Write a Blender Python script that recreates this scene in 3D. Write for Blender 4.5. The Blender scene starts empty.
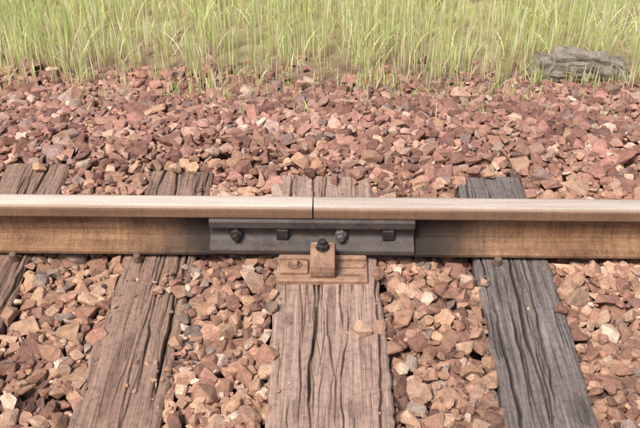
import bpy, bmesh, math, random
import numpy as np
from mathutils import Vector, Matrix
random.seed(7); rng=np.random.default_rng(7)
scene=bpy.context.scene
scene.view_settings.view_transform='Standard'
try: scene.view_settings.look='None'
except Exception: pass
scene.view_settings.exposure=0

# ---------------- helpers ----------------
def vnoise(x,y,seed=0,n=256):
    r=np.random.default_rng(seed).random((n,n))
    xi=np.floor(x).astype(int); yi=np.floor(y).astype(int)
    fx=x-xi; fy=y-yi
    fx=fx*fx*(3-2*fx); fy=fy*fy*(3-2*fy)
    a=r[xi%n,yi%n]; b=r[(xi+1)%n,yi%n]; c=r[xi%n,(yi+1)%n]; d=r[(xi+1)%n,(yi+1)%n]
    return (a*(1-fx)+b*fx)*(1-fy)+(c*(1-fx)+d*fx)*fy
def sstep(a,b,x):
    t=np.clip((x-a)/(b-a),0,1); return t*t*(3-2*t)

def mesh_obj(name,verts,faces,mat=None,smooth=False,parent=None):
    me=bpy.data.meshes.new(name); me.from_pydata([tuple(v) for v in verts],[],faces); me.update()
    ob=bpy.data.objects.new(name,me); scene.collection.objects.link(ob)
    if mat: me.materials.append(mat)
    if smooth: me.polygons.foreach_set('use_smooth',[True]*len(me.polygons))
    if parent: ob.parent=parent
    return ob
def np_mesh(name,verts,loops,starts,totals,mat,attrs={},smooth=False):
    me=bpy.data.meshes.new(name)
    me.vertices.add(len(verts)); me.vertices.foreach_set('co',verts.astype(np.float32).ravel())
    me.loops.add(len(loops)); me.loops.foreach_set('vertex_index',loops.astype(np.int32))
    me.polygons.add(len(starts)); me.polygons.foreach_set('loop_start',starts.astype(np.int32))
    me.polygons.foreach_set('loop_total',totals.astype(np.int32))
    me.polygons.foreach_set('use_smooth',np.full(len(starts),smooth))
    me.update(calc_edges=True)
    for k,v in attrs.items():
        if v.ndim==1:
            a=me.attributes.new(k,'FLOAT','POINT'); a.data.foreach_set('value',v.astype(np.float32))
        else:
            a=me.attributes.new(k,'FLOAT_COLOR','POINT')
            if v.shape[1]==3: v=np.hstack([v,np.ones((len(v),1))])
            a.data.foreach_set('color',v.astype(np.float32).ravel())
    me.materials.append(mat)
    ob=bpy.data.objects.new(name,me); scene.collection.objects.link(ob); return ob

class NT:
    def __init__(s,name):
        s.m=bpy.data.materials.new(name); s.m.use_nodes=True; s.t=s.m.node_tree; s.n=s.t.nodes
        s.b=s.n['Principled BSDF']; s.out=s.n['Material Output']
    def add(s,ty,**kw):
        n=s.n.new(ty)
        for k,v in kw.items(): setattr(n,k,v)
        return n
    def l(s,a,b): s.t.links.new(a,b)
    def noise(s,vec,scale,detail=6,rough=.6,mapscale=None,dist=0):
        if mapscale:
            mp=s.add('ShaderNodeMapping'); mp.inputs['Scale'].default_value=mapscale; s.l(vec,mp.inputs['Vector']); vec=mp.outputs[0]
        n=s.add('ShaderNodeTexNoise'); s.l(vec,n.inputs['Vector'])
        n.inputs['Scale'].default_value=scale; n.inputs['Detail'].default_value=detail; n.inputs['Roughness'].default_value=rough
        n.inputs['Distortion'].default_value=dist
        return n.outputs['Fac']
    def ramp(s,f,stops):
        r=s.add('ShaderNodeValToRGB'); e=r.color_ramp.elements
        while len(e)<len(stops): e.new(.5)
        for i,(p,c) in enumerate(stops):
            e[i].position=p; e[i].color=(c if len(c)==4 else (*c,1)) if isinstance(c,tuple) else (c,c,c,1)
        s.l(f,r.inputs[0]); return r.outputs['Color']
    def mix(s,f,a,b,mode='MIX'):
        m=s.add('ShaderNodeMix',data_type='RGBA',blend_type=mode)
        for i,v in ((0,f),(6,a),(7,b)):
            if isinstance(v,(int,float)): m.inputs[i].default_value=v
            elif isinstance(v,tuple): m.inputs[i].default_value=(*v,1) if len(v)==3 else v
            else: s.l(v,m.inputs[i])
        return m.outputs[2]
    def math(s,op,a,b=0.,clamp=False):
        m=s.add('ShaderNodeMath',operation=op,use_clamp=clamp)
        for i,v in ((0,a),(1,b)):
            if isinstance(v,(int,float)): m.inputs[i].default_value=v
            else: s.l(v,m.inputs[i])
        return m.outputs[0]
    def maprange(s,v,a,b,c=0.,d=1.):
        m=s.add('ShaderNodeMapRange'); m.interpolation_type='SMOOTHSTEP'
        s.l(v,m.inputs[0])
        for i,q in zip((1,2,3,4),(a,b,c,d)): m.inputs[i].default_value=q
        return m.outputs[0]
    def bump(s,h,strength=.5,dist=.002):
        b=s.add('ShaderNodeBump'); b.inputs['Strength'].default_value=strength; b.inputs['Distance'].default_value=dist
        s.l(h,b.inputs['Height']); s.l(b.outputs[0],s.b.inputs['Normal']); return b
    def pos(s): return s.add('ShaderNodeNewGeometry').outputs['Position']
    def attr(s,n): 
        a=s.add('ShaderNodeAttribute'); a.attribute_name=n; return a
    def base(s,c,rough=.8,metal=0.,spec=.3):
        if isinstance(c,tuple): s.b.inputs['Base Color'].default_value=(*c,1)
        else: s.l(c,s.b.inputs['Base Color'])
        if isinstance(rough,float): s.b.inputs['Roughness'].default_value=rough
        else: s.l(rough,s.b.inputs['Roughness'])
        if isinstance(metal,float): s.b.inputs['Metallic'].default_value=metal
        else: s.l(metal,s.b.inputs['Metallic'])
        s.b.inputs['Specular IOR Level'].default_value=spec

# ---------------- materials ----------------
def mat_stone():
    m=NT('crushed_stone'); p=m.pos(); a=m.attr('col').outputs['Color']
    n1=m.noise(p,45,5,.7); n2=m.noise(p,260,4,.75); n3=m.noise(p,22,3)
    c=m.mix(1.,a,m.ramp(n1,[(.3,.62),(.5,.98),(.72,1.32)]),'MULTIPLY')
    c=m.mix(1.,c,m.ramp(n2,[(.3,.72),(.7,1.26)]),'MULTIPLY')
    c=m.mix(m.ramp(n3,[(.49,0.),(.68,.45)]),c,(.37,.215,.14))
    m.base(c,.88,0.,.2)
    h=m.math('ADD',m.math('MULTIPLY',n1,1.5),m.math('MULTIPLY',n2,.5))
    m.bump(h,.9,.007); return m.m
def mat_wood(name,dark,mid,light,greyf):
    m=NT(name); p=m.add('ShaderNodeTexCoord').outputs['Object']; cr=m.attr('crack').outputs['Fac']
    g=m.noise(p,1,5,.65,(80,2.5,60),1.0); g2=m.noise(p,1,3,.55,(360,5,200),.2); bl=m.noise(p,6,6,.7); sp=m.noise(p,55,5,.75)
    c=m.ramp(g,[(.28,dark),(.46,mid),(.68,light)])
    c=m.mix(m.ramp(bl,[(.35,0.),(.62,.75)]),c,greyf)
    c=m.mix(1.,c,m.ramp(g2,[(.3,.62),(.5,1.),(.75,1.2)]),'MULTIPLY')
    c=m.mix(1.,c,m.ramp(sp,[(.32,.6),(.5,1.),(.8,1.2)]),'MULTIPLY')
    c=m.mix(m.math('MULTIPLY',cr,.94,True),c,(.020,.012,.009))
    m.base(c,.88,0.,.2)
    m.bump(m.math('ADD',m.math('ADD',g2,sp),m.math('MULTIPLY',g,1.5)),.6,.0025); return m.m
def mat_rail():
    m=NT('rail_steel'); p=m.pos(); sx=m.add('ShaderNodeSeparateXYZ'); m.l(p,sx.inputs[0])
    nz=m.add('ShaderNodeSeparateXYZ'); m.l(m.add('ShaderNodeNewGeometry').outputs['Normal'],nz.inputs[0])
    big=m.noise(p,6,6,.7); fine=m.noise(p,160,5,.7); strk=m.noise(p,1,5,.6,(3,60,60)); vert=m.noise(p,1,5,.7,(55,8,5)); bl=m.noise(p,24,6,.75)
    rust=m.ramp(big,[(.3,(.150,.074,.040)),(.5,(.245,.135,.074)),(.72,(.34,.205,.118))])
    rust=m.mix(1.,rust,m.ramp(fine,[(.3,.62),(.7,1.30)]),'MULTIPLY')
    rust=m.mix(1.,rust,m.ramp(strk,[(.3,.68),(.7,1.22)]),'MULTIPLY')
    rust=m.mix(1.,rust,m.ramp(vert,[(.33,.68),(.5,1.),(.7,1.15)]),'MULTIPLY')
    rust=m.mix(m.ramp(bl,[(.52,0.),(.68,.6)]),rust,(.12,.060,.038))
    hs=m.maprange(sx.outputs[2],.125,.137)
    rust=m.mix(m.math('MULTIPLY',hs,.55),rust,(.20,.125,.085))
    ax=m.math('ABSOLUTE',m.math('SUBTRACT',sx.outputs[0],0.01))
    ax=m.math('ADD',ax,m.math('MULTIPLY',m.math('SUBTRACT',big,.5),.22))
    gm=m.ramp(ax,[(.36,1.),(.44,.78),(.62,.0)]); zz=m.ramp(sx.outputs[2],[(.123,1.),(.140,0.)])
    gm=m.mix(1.,gm,zz,'MULTIPLY')
    rust=m.mix(gm,rust,(.032,.023,.019))
    top=m.math('MULTIPLY',m.maprange(nz.outputs[2],.6,.95),m.maprange(sx.outputs[2],.14,.16))
    polish=m.ramp(strk,[(.25,(.50,.40,.33)),(.5,(.64,.54,.46)),(.75,(.72,.63,.55))])
    right=m.ramp(sx.outputs[0],[(.0,1.),(.01,.86)])
    polish=m.mix(1.,polish,right,'MULTIPLY')
    edge=m.math('ABSOLUTE',sx.outputs[1]); edge=m.math('ADD',edge,m.math('MULTIPLY',m.math('SUBTRACT',bl,.5),.012))
    polish=m.mix(m.math('MULTIPLY',m.maprange(edge,.019,.028),.55),polish,(.36,.25,.18))
    polish=m.mix(1.,polish,m.ramp(fine,[(.3,.85),(.6,1.05)]),'MULTIPLY')
    c=m.mix(top,rust,polish)
    m.base(c,m.maprange(top,0,1,.8,.5),m.math('MULTIPLY',top,.25),.3)
    m.bump(m.math('ADD',m.math('ADD',fine,strk),bl),.45,.003); return m.m
def mat_metal(name,a,b,rough=.55,metal=.3,scale=25,dust=None):
    m=NT(name); p=m.pos(); n=m.noise(p,scale,6,.65); f=m.noise(p,300,5,.7); d=m.noise(p,40,6,.75)
    c=m.ramp(n,[(.3,a),(.7,b)])
    if dust: c=m.mix(m.ramp(d,[(.47,0.),(.66,.65)]),c,dust)
    c=m.mix(1.,c,m.ramp(f,[(.3,.66),(.7,1.28)]),'MULTIPLY')
    m.base(c,rough,metal,.4); m.bump(m.math('ADD',f,d),.5,.003); return m.m
def mat_ground():
    m=NT('soil'); p=m.pos(); sx=m.add('ShaderNodeSeparateXYZ'); m.l(p,sx.inputs[0])
    n=m.noise(p,14,8,.7); f=m.noise(p,120,6,.75); g=m.noise(p,2.5,6,.6)
    soil=m.ramp(n,[(.3,(.14,.09,.065)),(.5,(.28,.19,.14)),(.7,(.40,.29,.22))])
    green=m.ramp(n,[(.3,(.30,.24,.15)),(.55,(.42,.40,.19)),(.8,(.54,.53,.30))])
    d=m.math('ABSOLUTE',m.math('ADD',sx.outputs[1],.57))
    d=m.math('ADD',d,m.math('MULTIPLY',g,.8))
    c=m.mix(m.maprange(d,2.3,2.9),soil,green)
    c=m.mix(1.,c,m.ramp(f,[(.3,.6),(.7,1.35)]),'MULTIPLY')
    m.base(c,.95,0.,.1); m.bump(m.math('ADD',n,f),.9,.012); return m.m
def mat_grass():
    m=NT('grass_blades'); a=m.attr('col').outputs['Color']; m.base(a,.55,0.,.3)
    tr=m.add('ShaderNodeBsdfTranslucent'); m.l(a,tr.inputs['Color'])
    mx=m.add('ShaderNodeMixShader'); mx.inputs[0].default_value=.45
    m.l(m.b.outputs[0],mx.inputs[1]); m.l(tr.outputs[0],mx.inputs[2]); m.l(mx.outputs[0],m.out.inputs['Surface']); return m.m

M_stone=mat_stone(); M_rail=mat_rail()
M_plate=mat_metal('fishplate_steel',(.040,.034,.034),(.105,.092,.088),.55,.25,9,(.15,.095,.068))
M_nut=mat_metal('bolt_steel',(.035,.03,.03),(.09,.078,.075),.42,.5,60)
M_nutr=mat_metal('greasy_nut',(.11,.095,.095),(.24,.20,.19),.42,.4,60)
M_rust=mat_metal('rusty_clip_steel',(.24,.13,.082),(.46,.295,.205),.75,.1,22,(.15,.08,.053))
M_spike=mat_metal('spike_steel',(.12,.07,.05),(.24,.15,.10),.8,.1,40)

# ---------------- terrain profile ----------------
YC=-.57
def Tlev(x,y):
    d=np.abs(y-YC)
    t=-.010+.030*sstep(.98,1.10,d)-.125*sstep(1.20,1.9,d)
    t=np.where(np.abs(y)<.085,-.03,t); t=np.where(np.abs(y-2*YC)<.085,-.03,t)
    return t+(vnoise(x*5+50,y*5+50,3)-.5)*.035
def Glev(x,y):
    d=np.abs(y-YC)
    return -.11-.005*sstep(1.3,1.9,d)+(vnoise(x*3+40,y*3+40,5)-.5)*.03+ (vnoise(x*.3+40,y*.3+40,6)-.5)*.25*sstep(3,9,d)

def grid_lines(lim):
    inner=np.arange(-5,5.001,.08); out=5+np.cumsum(np.geomspace(.1,lim/6,45)); out=out[out<lim*1.2]
    return np.concatenate([-out[::-1],inner,out])
gx=grid_lines(400); gy=grid_lines(400)
X,Y=np.meshgrid(gx,gy,indexing='ij'); Z=Glev(X,Y)
nx,ny=X.shape
idx=np.arange(nx*ny).reshape(nx,ny)
q=np.stack([idx[:-1,:-1],idx[1:,:-1],idx[1:,1:],idx[:-1,1:]],-1).reshape(-1,4)
np_mesh('ground',np.stack([X,Y,Z],-1).reshape(-1,3),q.ravel(),np.arange(len(q))*4,np.full(len(q),4),mat_ground(),smooth=True)

# ---------------- sleepers ----------------
SL=[(-1.115,-.880,-1.12,-.885,.475,'a'),(-.590,-.368,-.605,-.372,.44,'a'),(-.127,.195,-.108,.214,.415,'b'),
    (.504,.735,.505,.738,.415,'c'),(1.215,1.45,1.22,1.455,.44,'a'),(-1.76,-1.53,-1.76,-1.53,.44,'a')]
x=-2.3
while x>-24: SL.append((x-.115,x+.115,x-.115,x+.115,.44,'a')); x-=.62
x=1.95
while x<24: SL.append((x-.115,x+.115,x-.115,x+.115,.44,'c' if random.random()<.4 else 'a')); x+=.62
MW={'a':mat_wood('weathered_wood_brown',(.085,.048,.036),(.215,.135,.100),(.35,.25,.195),(.25,.165,.128)),
    'b':mat_wood('weathered_wood_tan',(.130,.078,.060),(.285,.190,.150),(.44,.33,.275),(.32,.218,.175)),
    'c':mat_wood('weathered_wood_dark',(.050,.042,.041),(.130,.110,.104),(.27,.235,.222),(.15,.125,.117))}
def sleeper(k,s):
    lb,rb,lf,rf,ye,st=s; y0=2*YC-ye; y1=ye
    fine=k<5
    r=np.random.default_rng(100+k)
    w=rb-lb
    nu=int(w/.0018) if fine else 12; nv=int((y1-y0)/.0045) if fine else 30
    u=np.linspace(0,1,nu+1); v=np.linspace(0,1,nv+1)
    U,V=np.meshgrid(u,v,indexing='ij'); Yv=y0+(y1-y0)*V
    L=lf+(lb-lf)*(Yv+.65)/1.15; R=rf+(rb-rf)*(Yv+.65)/1.15
    L=L+(vnoise(Yv*9+30,Yv*0+k,11+k)-.5)*.012+(vnoise(Yv*45+30,Yv*0+k,71+k)-.5)*.005
    R=R+(vnoise(Yv*9+30,Yv*0+k+9,12+k)-.5)*.012+(vnoise(Yv*45+30,Yv*0+k+9,72+k)-.5)*.005
    Xv=L+(R-L)*U; Zv=np.zeros_like(Xv); crack=np.zeros_like(Xv)
    if fine:
        Zv+=(vnoise(Xv*60+90,Yv*4+90,21+k)-.5)*.003+(vnoise(Xv*9+90,Yv*5+90,23+k)-.5)*.008
        n={'a':66,'b':56,'c':60}[st]; n=int(n*w/.23); big={'a':10,'b':12,'c':9}[st]
        for i in range(n):
            cx=r.uniform(.02,.98); isb=i<big
            ln=r.uniform(.35,1.5) if isb else r.uniform(.04,.38); cy=r.uniform(y0,y1) if not isb else r.uniform(-.6,.4)
            wd=r.uniform(.0018,.0044) if isb else r.uniform(.0009,.0020); dp=wd*(3.0 if isb else 1.6)
            path=lb+cx*w+(vnoise(Yv[0]*4+i*3.3+60,Yv[0]*0+i,31+k)-.5)*.026+(vnoise(Yv[0]*22+i*3.3+60,Yv[0]*0+i,32+k)-.5)*.006+(Yv[0]-cy)*r.normal(0,.014)
            env=np.clip(1-((Yv[0]-cy)/(ln/2))**2,0,1)**.5
            env=env*(.25+.75*vnoise(Yv[0]*12+i*5+60,Yv[0]*0+i,33+k)) 
            a=np.exp(-((Xv-path[None,:])/(wd*(.3+.8*env[None,:])))**2)*np.minimum(env[None,:]*1.6,1)
            crack=np.maximum(crack,a); Zv-=a*dp
        gp=sstep(.68,.85,vnoise(Xv*34+20,Yv*9+20,41+k)); Zv-=gp*.003; crack=np.maximum(crack,gp*.35)
    e=np.minimum(U,1-U)*w; Zv-=.010*np.clip(1-e/.014,0,1)**2*(.4+1.2*vnoise(Yv*14+30,Yv*0+3,55+k))
    ee=np.minimum(V,1-V)*(y1-y0); Zv-=.012*np.clip(1-ee/.015,0,1)**2
    verts=np.stack([Xv,Yv,Zv],-1).reshape(-1,3); id_=np.arange((nu+1)*(nv+1)).reshape(nu+1,nv+1)
    F=np.stack([id_[:-1,:-1],id_[1:,:-1],id_[1:,1:],id_[:-1,1:]],-1).reshape(-1,4)
    ring=np.concatenate([id_[:,0],id_[-1,1:],id_[::-1,-1][1:],id_[0,::-1][1:-1]])
    base=verts[ring].copy(); base[:,2]=-.17; m=len(ring); b0=len(verts)
    top=verts[ring].copy(); top[:,2]-=.0005; verts=np.vstack([verts,top,base])
    a=b0+np.arange(m); b=np.roll(a,-1); c=b+m; d=a+m
    F=np.vstack([F,np.stack([a,d,c,b],-1)])
    crack=np.concatenate([crack.ravel(),np.zeros(2*m)])
    np_mesh('wooden_sleeper',verts,F.ravel(),np.arange(len(F))*4,np.full(len(F),4),MW[st],{'crack':crack},smooth=True)
for k,s in enumerate(SL): sleeper(k,s)

# ---------------- rails ----------------
half=[(.070,0),(.070,.010),(.067,.0125),(.050,.0155),(.024,.025),(.013,.034),(.009,.048),(.008,.070),(.009,.095),(.013,.106),(.022,.112),(.0345,.117),(.0358,.121),(.0355,.146),(.0335,.152),(.029,.1560),(.020,.1583),(.008,.159)]
prof=[(-y,z) for y,z in half]+[(y,z) for y,z in half[::-1]]
Z0=.016
def extr(name,prof,xs,mat,yoff=0,zoff=0,jit=0,parent=None,bev=0):
    vs=[];fs=[];n=len(prof)
    for x in xs:
        for (y,z) in prof: vs.append((x,y+yoff,z+zoff))
    for i in range(len(xs)-1):
        for j in range(n):
            a=i*n+j;b=i*n+(j+1)%n; fs.append((a,b,b+n,a+n))
    fs.append(tuple(range(n))[::-1]); fs.append(tuple(range((len(xs)-1)*n,len(xs)*n)))
    o=mesh_obj(name,vs,fs,mat,parent=parent)
    bm=bmesh.new(); bm.from_mesh(o.data); bmesh.ops.recalc_face_normals(bm,faces=bm.faces); bm.to_mesh(o.data); bm.free()
    if bev:
        md=o.modifiers.new('b','BEVEL'); md.width=bev; md.segments=2; md.limit_method='ANGLE'; md.angle_limit=math.radians(40)
    return o
extr('rail',prof,[-30,-5,-1,-.0018],M_rail,0,Z0,bev=.0012)
extr('rail',prof,[.0018,1,5,30],M_rail,.0012,Z0-.0016,bev=.0012)
extr('rail',prof,[-30,-5,5,30],M_rail,2*YC,Z0)

# ---------------- fishplates and bolts ----------------
fp=[(-.012,.112),(-.030,.1150),(-.0380,.1145),(-.0430,.1080),(-.0440,.088),(-.0420,.083),(-.0310,.077),(-.0285,.072),(-.0285,.052),(-.0310,.046),(-.0440,.0385),(-.0620,.0320),(-.0715,.0280),(-.0745,.0235),(-.0745,.0085),(-.0712,.0075),(-.0500,.0170),(-.0240,.0270),(-.0150,.036),(-.012,.05)]
def fishplate(sgn):
    p=[(y*-sgn,z) for y,z in fp]
    return extr('fishplate',p,[-.320,-.1,.1,.314],M_plate,0,Z0,bev=.0018)
F1=fishplate(-1); F2=fishplate(1)
def prism(name,n,r,axis,start,length,mat,parent=None,rot=0.,bev=.0015,taper=1.,segs=2):
    a=Vector(axis).normalized(); q=a.to_track_quat('Z','Y')
    vs=[];fs=[]
    for t,rr in ((0,r),(1,r*taper)):
        for i in range(n):
            an=2*math.pi*i/n+rot; vs.append(Vector(start)+q@Vector((rr*math.cos(an),rr*math.sin(an),t*length)))
    for i in range(n): fs.append((i,(i+1)%n,n+(i+1)%n,n+i))
    fs.append(tuple(range(n))[::-1]); fs.append(tuple(range(n,2*n)))
    o=mesh_obj(name,vs,fs,mat,parent=parent)
    if bev:
        md=o.modifiers.new('b','BEVEL'); md.width=bev; md.segments=segs; md.limit_method='ANGLE'; md.angle_limit=math.radians(50)
    return o
zb=Z0+.062
for i,(bx,kind) in enumerate([(-.238,'nut'),(-.095,'head'),(.086,'nut'),(.233,'head')]):
    y=-.0285
    if kind=='nut':
        prism('washer_%d'%i,28,.0235,(0,-1,0),(bx,y+.001,zb),.005,M_nut,F1)
        prism('nut_%d'%i,6,.0200,(0,-1,0),(bx,y-.004,zb),.019,M_nutr if i==2 else M_nut,F1,rot=.3+i,bev=.003)
        prism('bolt_end_%d'%i,20,.0115,(0,-1,0),(bx,y-.022,zb),.015,M_nutr if i==2 else M_nut,F1,bev=.003)
    else:
        prism('bolt_head_%d'%i,4,.0265,(0,-1,0),(bx,y+.001,zb),.019,M_nut,F1,rot=math.pi/4+.05*(i-2),bev=.004)
    if kind=='nut': prism('back_head_%d'%i,4,.0245,(0,1,0),(bx,-y-.001,zb),.019,M_nut,F2,rot=math.pi/4)
    else: prism('back_nut_%d'%i,6,.0185,(0,1,0),(bx,-y-.001,zb),.022,M_nut,F2)

# ---------------- tie plate and clip ----------------
def box(name,x0,x1,y0,y1,z0,z1,mat,parent=None,bev=.003):
    vs=[(x,y,z) for x in (x0,x1) for y in (y0,y1) for z in (z0,z1)]
    fs=[(0,1,3,2),(4,6,7,5),(0,4,5,1),(2,3,7,6),(0,2,6,4),(1,5,7,3)]
    o=mesh_obj(name,vs,fs,mat,parent=parent)
    md=o.modifiers.new('b','BEVEL'); md.width=bev; md.segments=3; return o
TP=box('tie_plate',-.108,.168,-.186,.182,-.006,.0145,M_rust,bev=.004)
box('shoulder',-.104,.166,-.096,-.0775,.010,.029,M_rust,TP,.004)
box('shoulder_back',-.104,.166,.0775,.096,.010,.029,M_rust,TP,.004)
box('boss',-.100,-.012,-.160,-.100,.012,.028,M_rust,TP,.007)
prism('lag_screw_collar',24,.021,(0,0,1),(-.054,-.130,.027),.005,M_spike,TP)
prism('lag_screw_head',4,.016,(0,0,1),(-.054,-.130,.031),.014,M_rust,TP,rot=.6,bev=.003,taper=.85)
box('rib',.074,.160,-.128,-.108,.012,.023,M_rust,TP,.004)
box('slot',.085,.150,-.166,-.154,.010,.0152,M_spike,TP,.001)
# bent spring clip: a loop of strap standing on the plate and reaching over the rail foot
path=[(-.168,.016),(-.1735,.030),(-.1755,.045),(-.1740,.060),(-.169,.073),(-.160,.083),(-.147,.090),(-.131,.092),(-.115,.089),(-.102,.081),(-.092,.069),(-.083,.058),(-.070,.052),(-.056,.0565)]
def strap(path,th):
    n=len(path); out=[];inn=[]
    for i,(y,z) in enumerate(path):
        a=path[max(i-1,0)]; b=path[min(i+1,n-1)]; t=Vector((b[0]-a[0],b[1]-a[1])).normalized(); nn=Vector((-t.y,t.x))
        out.append((y+nn.x*th/2,z+nn.y*th/2)); inn.append((y-nn.x*th/2,z-nn.y*th/2))
    return out+inn[::-1]
CL=extr('rail_clip',strap(path,.012),[-.006,.030,.068],M_rust,0,0,bev=.0035)
prism('washer',28,.021,(0,0,1),(.031,-.132,.0965),.004,M_nut,CL)
prism('nut',6,.0195,(0,0,1),(.031,-.132,.100),.015,M_nut,CL,rot=.35,bev=.003)
prism('stud',20,.0115,(0,0,1),(.031,-.132,.015),.113,M_nut,CL,bev=.003)
for sx_ in (-.545,.572,-.93,1.27):
    S=prism('rail_spike',6,.017,(0,-.25,1),(sx_,-.082,.002),.030,M_spike,bev=.005,rot=.5,taper=.7)
    box('shank',sx_-.009,sx_+.009,-.088,-.072,-.05,.01,M_spike,S,.002)

# ---------------- ballast ----------------
def base_stone(seed,bevel):
    r=np.random.default_rng(seed); n=r.integers(9,15)
    p=r.normal(size=(n,3)); p/=np.linalg.norm(p,axis=1)[:,None]
    p=np.sign(p)*np.abs(p)**.7; p/=np.abs(p).max(0)
    bm=bmesh.new(); vs=[bm.verts.new(v) for v in p]
    bmesh.ops.convex_hull(bm,input=bm.verts)
    for v in [v for v in bm.verts if not v.link_faces]: bm.verts.remove(v)
    bmesh.ops.dissolve_limit(bm,angle_limit=math.radians(16),verts=bm.verts,edges=bm.edges)
    if bevel:
        bmesh.ops.bevel(bm,geom=list(bm.edges)+list(bm.verts),offset=r.uniform(.07,.15),segments=2,affect='EDGES',profile=.55,clamp_overlap=True)
        for v in bm.verts:
            v.co+=Vector(r.normal(0,.018,3))
    bmesh.ops.recalc_face_normals(bm,faces=bm.faces)
    bm.verts.ensure_lookup_table(); bm.verts.index_update()
    V=np.array([v.co[:] for v in bm.verts]); loops=[];tot=[]
    for f in bm.faces: loops+= [v.index for v in f.verts]; tot.append(len(f.verts))
    bm.free()
    c=(V.max(0)+V.min(0))/2; V=(V-c)/((V.max(0)-V.min(0))/2)
    return V,np.array(loops),np.array(tot)
NB=60
BS=[base_stone(500+i,True) for i in range(NB)]; BL=[base_stone(500+i,False) for i in range(NB)]
RX,RY0,RY1=2.6,-1.6,1.42; cell=.005
hx=np.arange(-RX,RX,cell); hy=np.arange(RY0,RY1,cell)
HX,HY=np.meshgrid(hx,hy,indexing='ij'); H=Glev(HX,HY)
TT=Tlev(HX,HY)
for s in SL:
    lb,rb,lf,rf,ye,st=s
    t=(HY+.65)/1.15; L=lf+(lb-lf)*t; R=rf+(rb-rf)*t
    H[(HX>L)&(HX<R)&(HY<ye)&(HY>2*YC-ye)]=0.
stones=[]
nxh,nyh=H.shape
def try_stone(a,b,c,yaw,x,y):
    r=max(a,b); i0=int((x-r+RX)/cell); i1=int((x+r+RX)/cell)+1; j0=int((y-r-RY0)/cell); j1=int((y+r-RY0)/cell)+1
    if i0<0 or j0<0 or i1>nxh or j1>nyh: return None
    dx=hx[i0:i1,None]-x; dy=hy[None,j0:j1]-y; cs,sn=math.cos(yaw),math.sin(yaw)
    q=((dx*cs+dy*sn)/a)**2+((-dx*sn+dy*cs)/b)**2
    m=q<1
    pr=np.where(m,np.sqrt(np.clip(1-q,0,1)),0)*c
    h=H[i0:i1,j0:j1]; v=np.where(m,h+pr,-9); mx=v.max(); mean=v[m].mean() if m.any() else mx
    return (mx*.55+mean*.45,i0,i1,j0,j1,m,pr)
area=(2*RX)*(RY1-RY0); NATT=int(area*2900)
sc=np.exp(rng.normal(0,.36,NATT)); 
for k in range(NATT):
    late=k/NATT
    a=.0268*min(sc[k],1.6)*(1 if late<.58 else .68 if late<.80 else .36); b=a*rng.uniform(.62,.95); c=a*rng.uniform(.42,.78)
    best=None
    yaw=rng.uniform(0,math.pi)
    for t in range(5):
        x=rng.uniform(-RX,RX); y=rng.uniform(RY0,RY1)
        if abs(x)>2.0 and t>2: break
        jx=int((x+RX)/cell); jy=int((y-RY0)/cell)
        if jx>=nxh or jy>=nyh or H[jx,jy]+c>TT[jx,jy]+.01: continue
        r=try_stone(a,b,c,yaw,x,y)
        if r is None: continue
        if r[0]+c> TT[jx,jy]+.006+abs(rng.normal(0,.009)): continue
        sco=r[0]-TT[jx,jy]
        if best is None or sco<best[0]: best=(sco,r,x,y)
    if best is None: continue
    _,r,x,y=best; zc,i0,i1,j0,j1,m,pr=r
    h=H[i0:i1,j0:j1]; H[i0:i1,j0:j1]=np.where(m,np.maximum(h,zc+pr*.85),h)
    stones.append((x,y,zc,a,b,c,yaw))
for (x,y,a) in [(.146,-.392,.023),(.192,-.378,.018),(-.575,-.30,.008),(-.47,-.52,.006),(-.40,.30,.010),(.62,.40,.02),(.07,.37,.02),(.15,.40,.024),(-.98,.42,.024),(-.5,.42,.022),(-.02,.40,.02),(.56,.41,.022),
              (.20,-.15,.02),(.52,-.18,.015),(-.37,-.45,.02),(-.115,-.30,.018),(-.08,-.62,.005),(.725,-.30,.018)]:
    stones.append((x,y,a*.62,a,a*.85,a*.72,random.uniform(0,3)))
for k in range(1500):
    x=rng.uniform(-RX,RX); y=1.12+abs(rng.normal(0,.17)); a=.015*math.exp(rng.normal(0,.4))
    z=float(Glev(np.array([x]),np.array([y]))[0])
    stones.append((x,y,z+a*.25,a,a*.75,a*.5,rng.uniform(0,3)))
# chips and crumbs lying on the sleepers
for k in range(170):
    s=SL[rng.integers(0,5)]; x=rng.uniform(s[0]+.01,s[1]-.01); y=rng.uniform(-.75,s[4]-.02)
    if rng.random()<.6: x=(s[0]+.012 if rng.random()<.5 else s[1]-.012)+rng.normal(0,.012)
    if abs(y)<.10 or (s[5]=='b' and abs(y)<.2): continue
    a=rng.uniform(.0015,.0045); stones.append((x,y,a*.2,a,a*.8,a*.6,rng.uniform(0,3)))
print('STONES',len(stones))
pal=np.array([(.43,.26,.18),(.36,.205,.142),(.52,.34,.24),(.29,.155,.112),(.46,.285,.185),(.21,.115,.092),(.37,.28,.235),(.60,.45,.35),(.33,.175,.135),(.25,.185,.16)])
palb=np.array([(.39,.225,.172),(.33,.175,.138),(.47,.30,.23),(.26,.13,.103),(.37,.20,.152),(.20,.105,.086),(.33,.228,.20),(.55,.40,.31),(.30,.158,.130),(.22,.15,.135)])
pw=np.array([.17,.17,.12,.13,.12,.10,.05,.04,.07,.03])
VV=[];LL=[];TO=[];CC=[];off=0
sa=np.array([(s[0],s[1]) for s in stones]); TL=Tlev(sa[:,0],sa[:,1])
tone=np.exp((vnoise(sa[:,0]*4+40,sa[:,1]*4+40,88)-.5)*.35)
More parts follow.
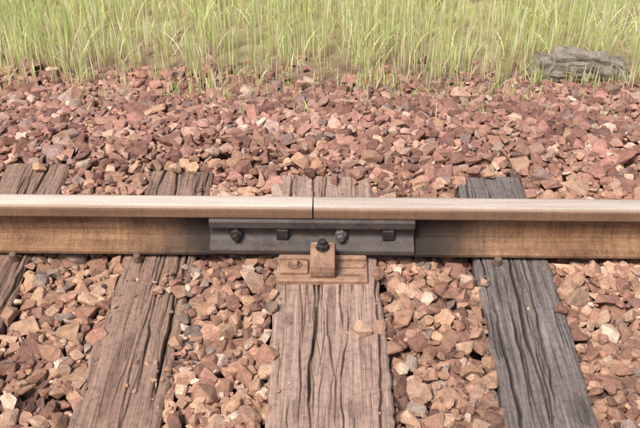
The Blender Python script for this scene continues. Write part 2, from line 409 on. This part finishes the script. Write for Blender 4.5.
for k,(x,y,z,a,b,c,yaw) in enumerate(stones):
    deep= z+c < TL[k]-.045
    V,lo,to=(BL if (deep or a<.012) else BS)[rng.integers(NB)]
    tilt=rng.normal(0,.30,2)
    Rn=np.array(Matrix.Rotation(tilt[0],3,'X')@Matrix.Rotation(tilt[1],3,'Y')@Matrix.Rotation(yaw,3,'Z'))
    S=V*np.array([a,b,c])*1.12
    if rng.random()<.5: S=S*np.array([-1,1,-1])
    P=S@Rn.T+np.array([x,y,z])
    VV.append(P); LL.append(lo+off); TO.append(to); off+=len(V)
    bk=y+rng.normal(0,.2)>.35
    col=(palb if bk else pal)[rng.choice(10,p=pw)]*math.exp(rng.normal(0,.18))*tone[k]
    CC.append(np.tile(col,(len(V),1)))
VV=np.vstack(VV); LL=np.concatenate(LL); TO=np.concatenate(TO); CC=np.vstack(CC)
np_mesh('ballast_stones',VV,LL,np.concatenate([[0],np.cumsum(TO)[:-1]]),TO,M_stone,{'col':CC})
print('BALLAST verts',len(VV))

# ---------------- grass ----------------
def build_grass():
    SEG=5
    bx=[];by=[];hh=[];ww=[];lean=[];az=[];kind=[]
    def clump(x,y,n,h,sp):
        for i in range(n):
            bx.append(x+rng.normal(0,sp)); by.append(y+rng.normal(0,sp)); hh.append(h*rng.uniform(.4,1.1)); 
            ww.append(rng.uniform(.0016,.0034)); lean.append(abs(rng.normal(.08,.12))); az.append(rng.uniform(0,6.283)); kind.append(rng.random())
    N=16500
    xs=rng.uniform(-4.0,4.0,N); ys=.95+(rng.random(N)**1.1)*3.4
    D=vnoise(xs*2.6+30,ys*2.6+30,61); E=vnoise(xs*1.6+30,ys*0+3,62)
    for k in range(N):
        x,y=xs[k],ys[k]
        edge=1.04+.30*(E[k]-.5)
        f=(y-edge)/.46
        if f<0: 
            if rng.random()>.05: continue
        f=min(max(f,0.1),1)
        if rng.random()>(.22+.78*f)*(.28+.95*D[k]): continue
        if 1.30<y<1.48 and .96<x<1.38: continue
        if 1.0<y<1.3 and .98<x<1.36 and rng.random()<.6: continue
        clump(x,y,rng.integers(2,7),(.09+.17*f)*rng.uniform(.7,1.2),.010)
    for k in range(420):
        x=rng.uniform(-2.6,2.6); y=rng.uniform(.82,1.2); clump(x,y,rng.integers(1,4),.08*rng.uniform(.5,1.4),.006)
    for k in range(40):
        clump(rng.uniform(.95,1.40),rng.uniform(1.285,1.33),rng.integers(2,5),.10,.006)
    n=len(bx); bx=np.array(bx);by=np.array(by);hh=np.array(hh);ww=np.array(ww);lean=np.array(lean);az=np.array(az);kind=np.array(kind)
    bz=np.maximum(Glev(bx,by),np.where(by<1.25,Tlev(bx,by)-.03,-9)) -.004
    t=np.linspace(0,1,SEG+1)
    lf=(rng.random(n)<.25); droop=np.where(lf,rng.uniform(.5,1.2,n),lean)
    ang=droop[:,None]*(.35+ .9*t[None,:]**1.5*np.where(lf,1.3,1)[:,None]); ds=hh[:,None]/SEG*np.where(lf,.8,1)[:,None]
    r=np.concatenate([np.zeros((n,1)),np.cumsum(np.sin(ang[:,:-1])*ds,1)],1); z=np.concatenate([np.zeros((n,1)),np.cumsum(np.cos(ang[:,:-1])*ds,1)],1)
    cx=bx[:,None]+r*np.cos(az)[:,None]; cy=by[:,None]+r*np.sin(az)[:,None]; cz=bz[:,None]+z
    wa=rng.normal(0,.7,n); w=ww[:,None]*np.where(t<.55,1.,(1-(t-.55)/.45*.92))[None,:]*np.where(lf,1.5,1)[:,None]
    wx=np.cos(wa)[:,None]*w; wy=np.sin(wa)[:,None]*w
    A=np.stack([cx-wx*.7,cy-wy*.7,cz],-1); B=np.stack([cx+wx*.7,cy+wy*.7,cz],-1)
    V=np.stack([A,B],2).reshape(-1,3)
    g1=np.array([.62,.70,.27]); g2=np.array([.82,.83,.46]); g3=np.array([.42,.55,.18]); st=np.array([.86,.75,.54])
    k=kind[:,None]; top=np.where(k<.34,g1,np.where(k<.66,g2,np.where(k<.80,g3,st)))
    top=top*np.exp(rng.normal(0,.14,n))[:,None]
    basec=np.array([.62,.48,.33])
    f=sstep(.05,.45,t)[None,:,None]
    Cc=basec[None,None,:]*(1-f)+top[:,None,:]*f
    Cc=np.repeat(Cc[:,:,None,:],2,2).reshape(-1,3)
    b0=(np.arange(n)*(SEG+1)*2)[:,None]+ (np.arange(SEG)*2)[None,:]; b0=b0.ravel()
    F=np.stack([b0,b0+1,b0+3,b0+2],-1)
    np_mesh('grass',V,F.ravel(),np.arange(len(F))*4,np.full(len(F),4),mat_grass(),{'col':np.clip(Cc,0,.9)})
    print('BLADES',n)
build_grass()

# ---------------- weathered rock in the grass ----------------
bm=bmesh.new(); bmesh.ops.create_cube(bm,size=2); bmesh.ops.bevel(bm,geom=list(bm.edges),offset=.35,segments=2,affect='EDGES')
bmesh.ops.subdivide_edges(bm,edges=bm.edges,cuts=5,use_grid_fill=True)
from mathutils import noise as mn
for v in bm.verts:
    co=v.co.copy(); v.co=Vector((co.x*.205*(1-.12*co.z),co.y*.075,co.z*.054))
    d=mn.fractal(Vector((co.x*1.6,co.y*1.1,co.z*1.1))+Vector((3,1,7)),.9,2.1,5)*.022
    d+=mn.cell(Vector((co.x*3,co.y*2,co.z*2)))*.007
    v.co+=co.normalized()*d
me=bpy.data.meshes.new('rock'); bm.to_mesh(me); bm.free()
ro=bpy.data.objects.new('rock',me); scene.collection.objects.link(ro); ro.location=(1.165,1.39,-.060); ro.rotation_euler=(0,.03,-.05)
mr=NT('grey_rock'); p=mr.pos(); n1=mr.noise(p,18,8,.7,(1,1,2.5)); n2=mr.noise(p,150,5,.7)
c=mr.ramp(n1,[(.3,(.10,.085,.065)),(.5,(.27,.23,.185)),(.7,(.45,.40,.34))]); c=mr.mix(1.,c,mr.ramp(n2,[(.3,.65),(.7,1.25)]),'MULTIPLY')
mr.base(c,.9,0.,.2); mr.bump(mr.math('ADD',n1,mr.math('MULTIPLY',n2,.3)),1.,.018); me.materials.append(mr.m)

# ---------------- light ----------------
el,azr=math.radians(59),math.atan2(-.45,-.60)
sd=Vector((math.sin(azr)*math.cos(el),math.cos(azr)*math.cos(el),math.sin(el)))
w=bpy.data.worlds.new('World'); scene.world=w; w.use_nodes=True; nt=w.node_tree
sk=nt.nodes.new('ShaderNodeTexSky'); sk.sky_type='NISHITA'; sk.sun_disc=False; sk.sun_elevation=el; sk.sun_rotation=azr; sk.dust_density=5
nt.links.new(sk.outputs[0],nt.nodes['Background'].inputs[0]); nt.nodes['Background'].inputs[1].default_value=.15
L=bpy.data.lights.new('sun','SUN'); L.energy=4.4; L.angle=math.radians(18); L.color=(1,.94,.85)
lo=bpy.data.objects.new('sun',L); scene.collection.objects.link(lo); lo.rotation_euler=sd.to_track_quat('Z','Y').to_euler()

# ---------------- camera ----------------
cam=bpy.data.cameras.new('camera'); cam.lens=50; cam.sensor_width=36; cam.clip_end=2000; cam.clip_start=.05
co=bpy.data.objects.new('camera',cam); scene.collection.objects.link(co); scene.camera=co
co.location=(.0445,-2.22,1.76)
co.rotation_euler=(Matrix.Rotation(math.radians(.6),3,'Z')@Matrix.Rotation(math.radians(53.66),3,'X')@Matrix.Rotation(math.radians(.15),3,'Z')).to_euler()
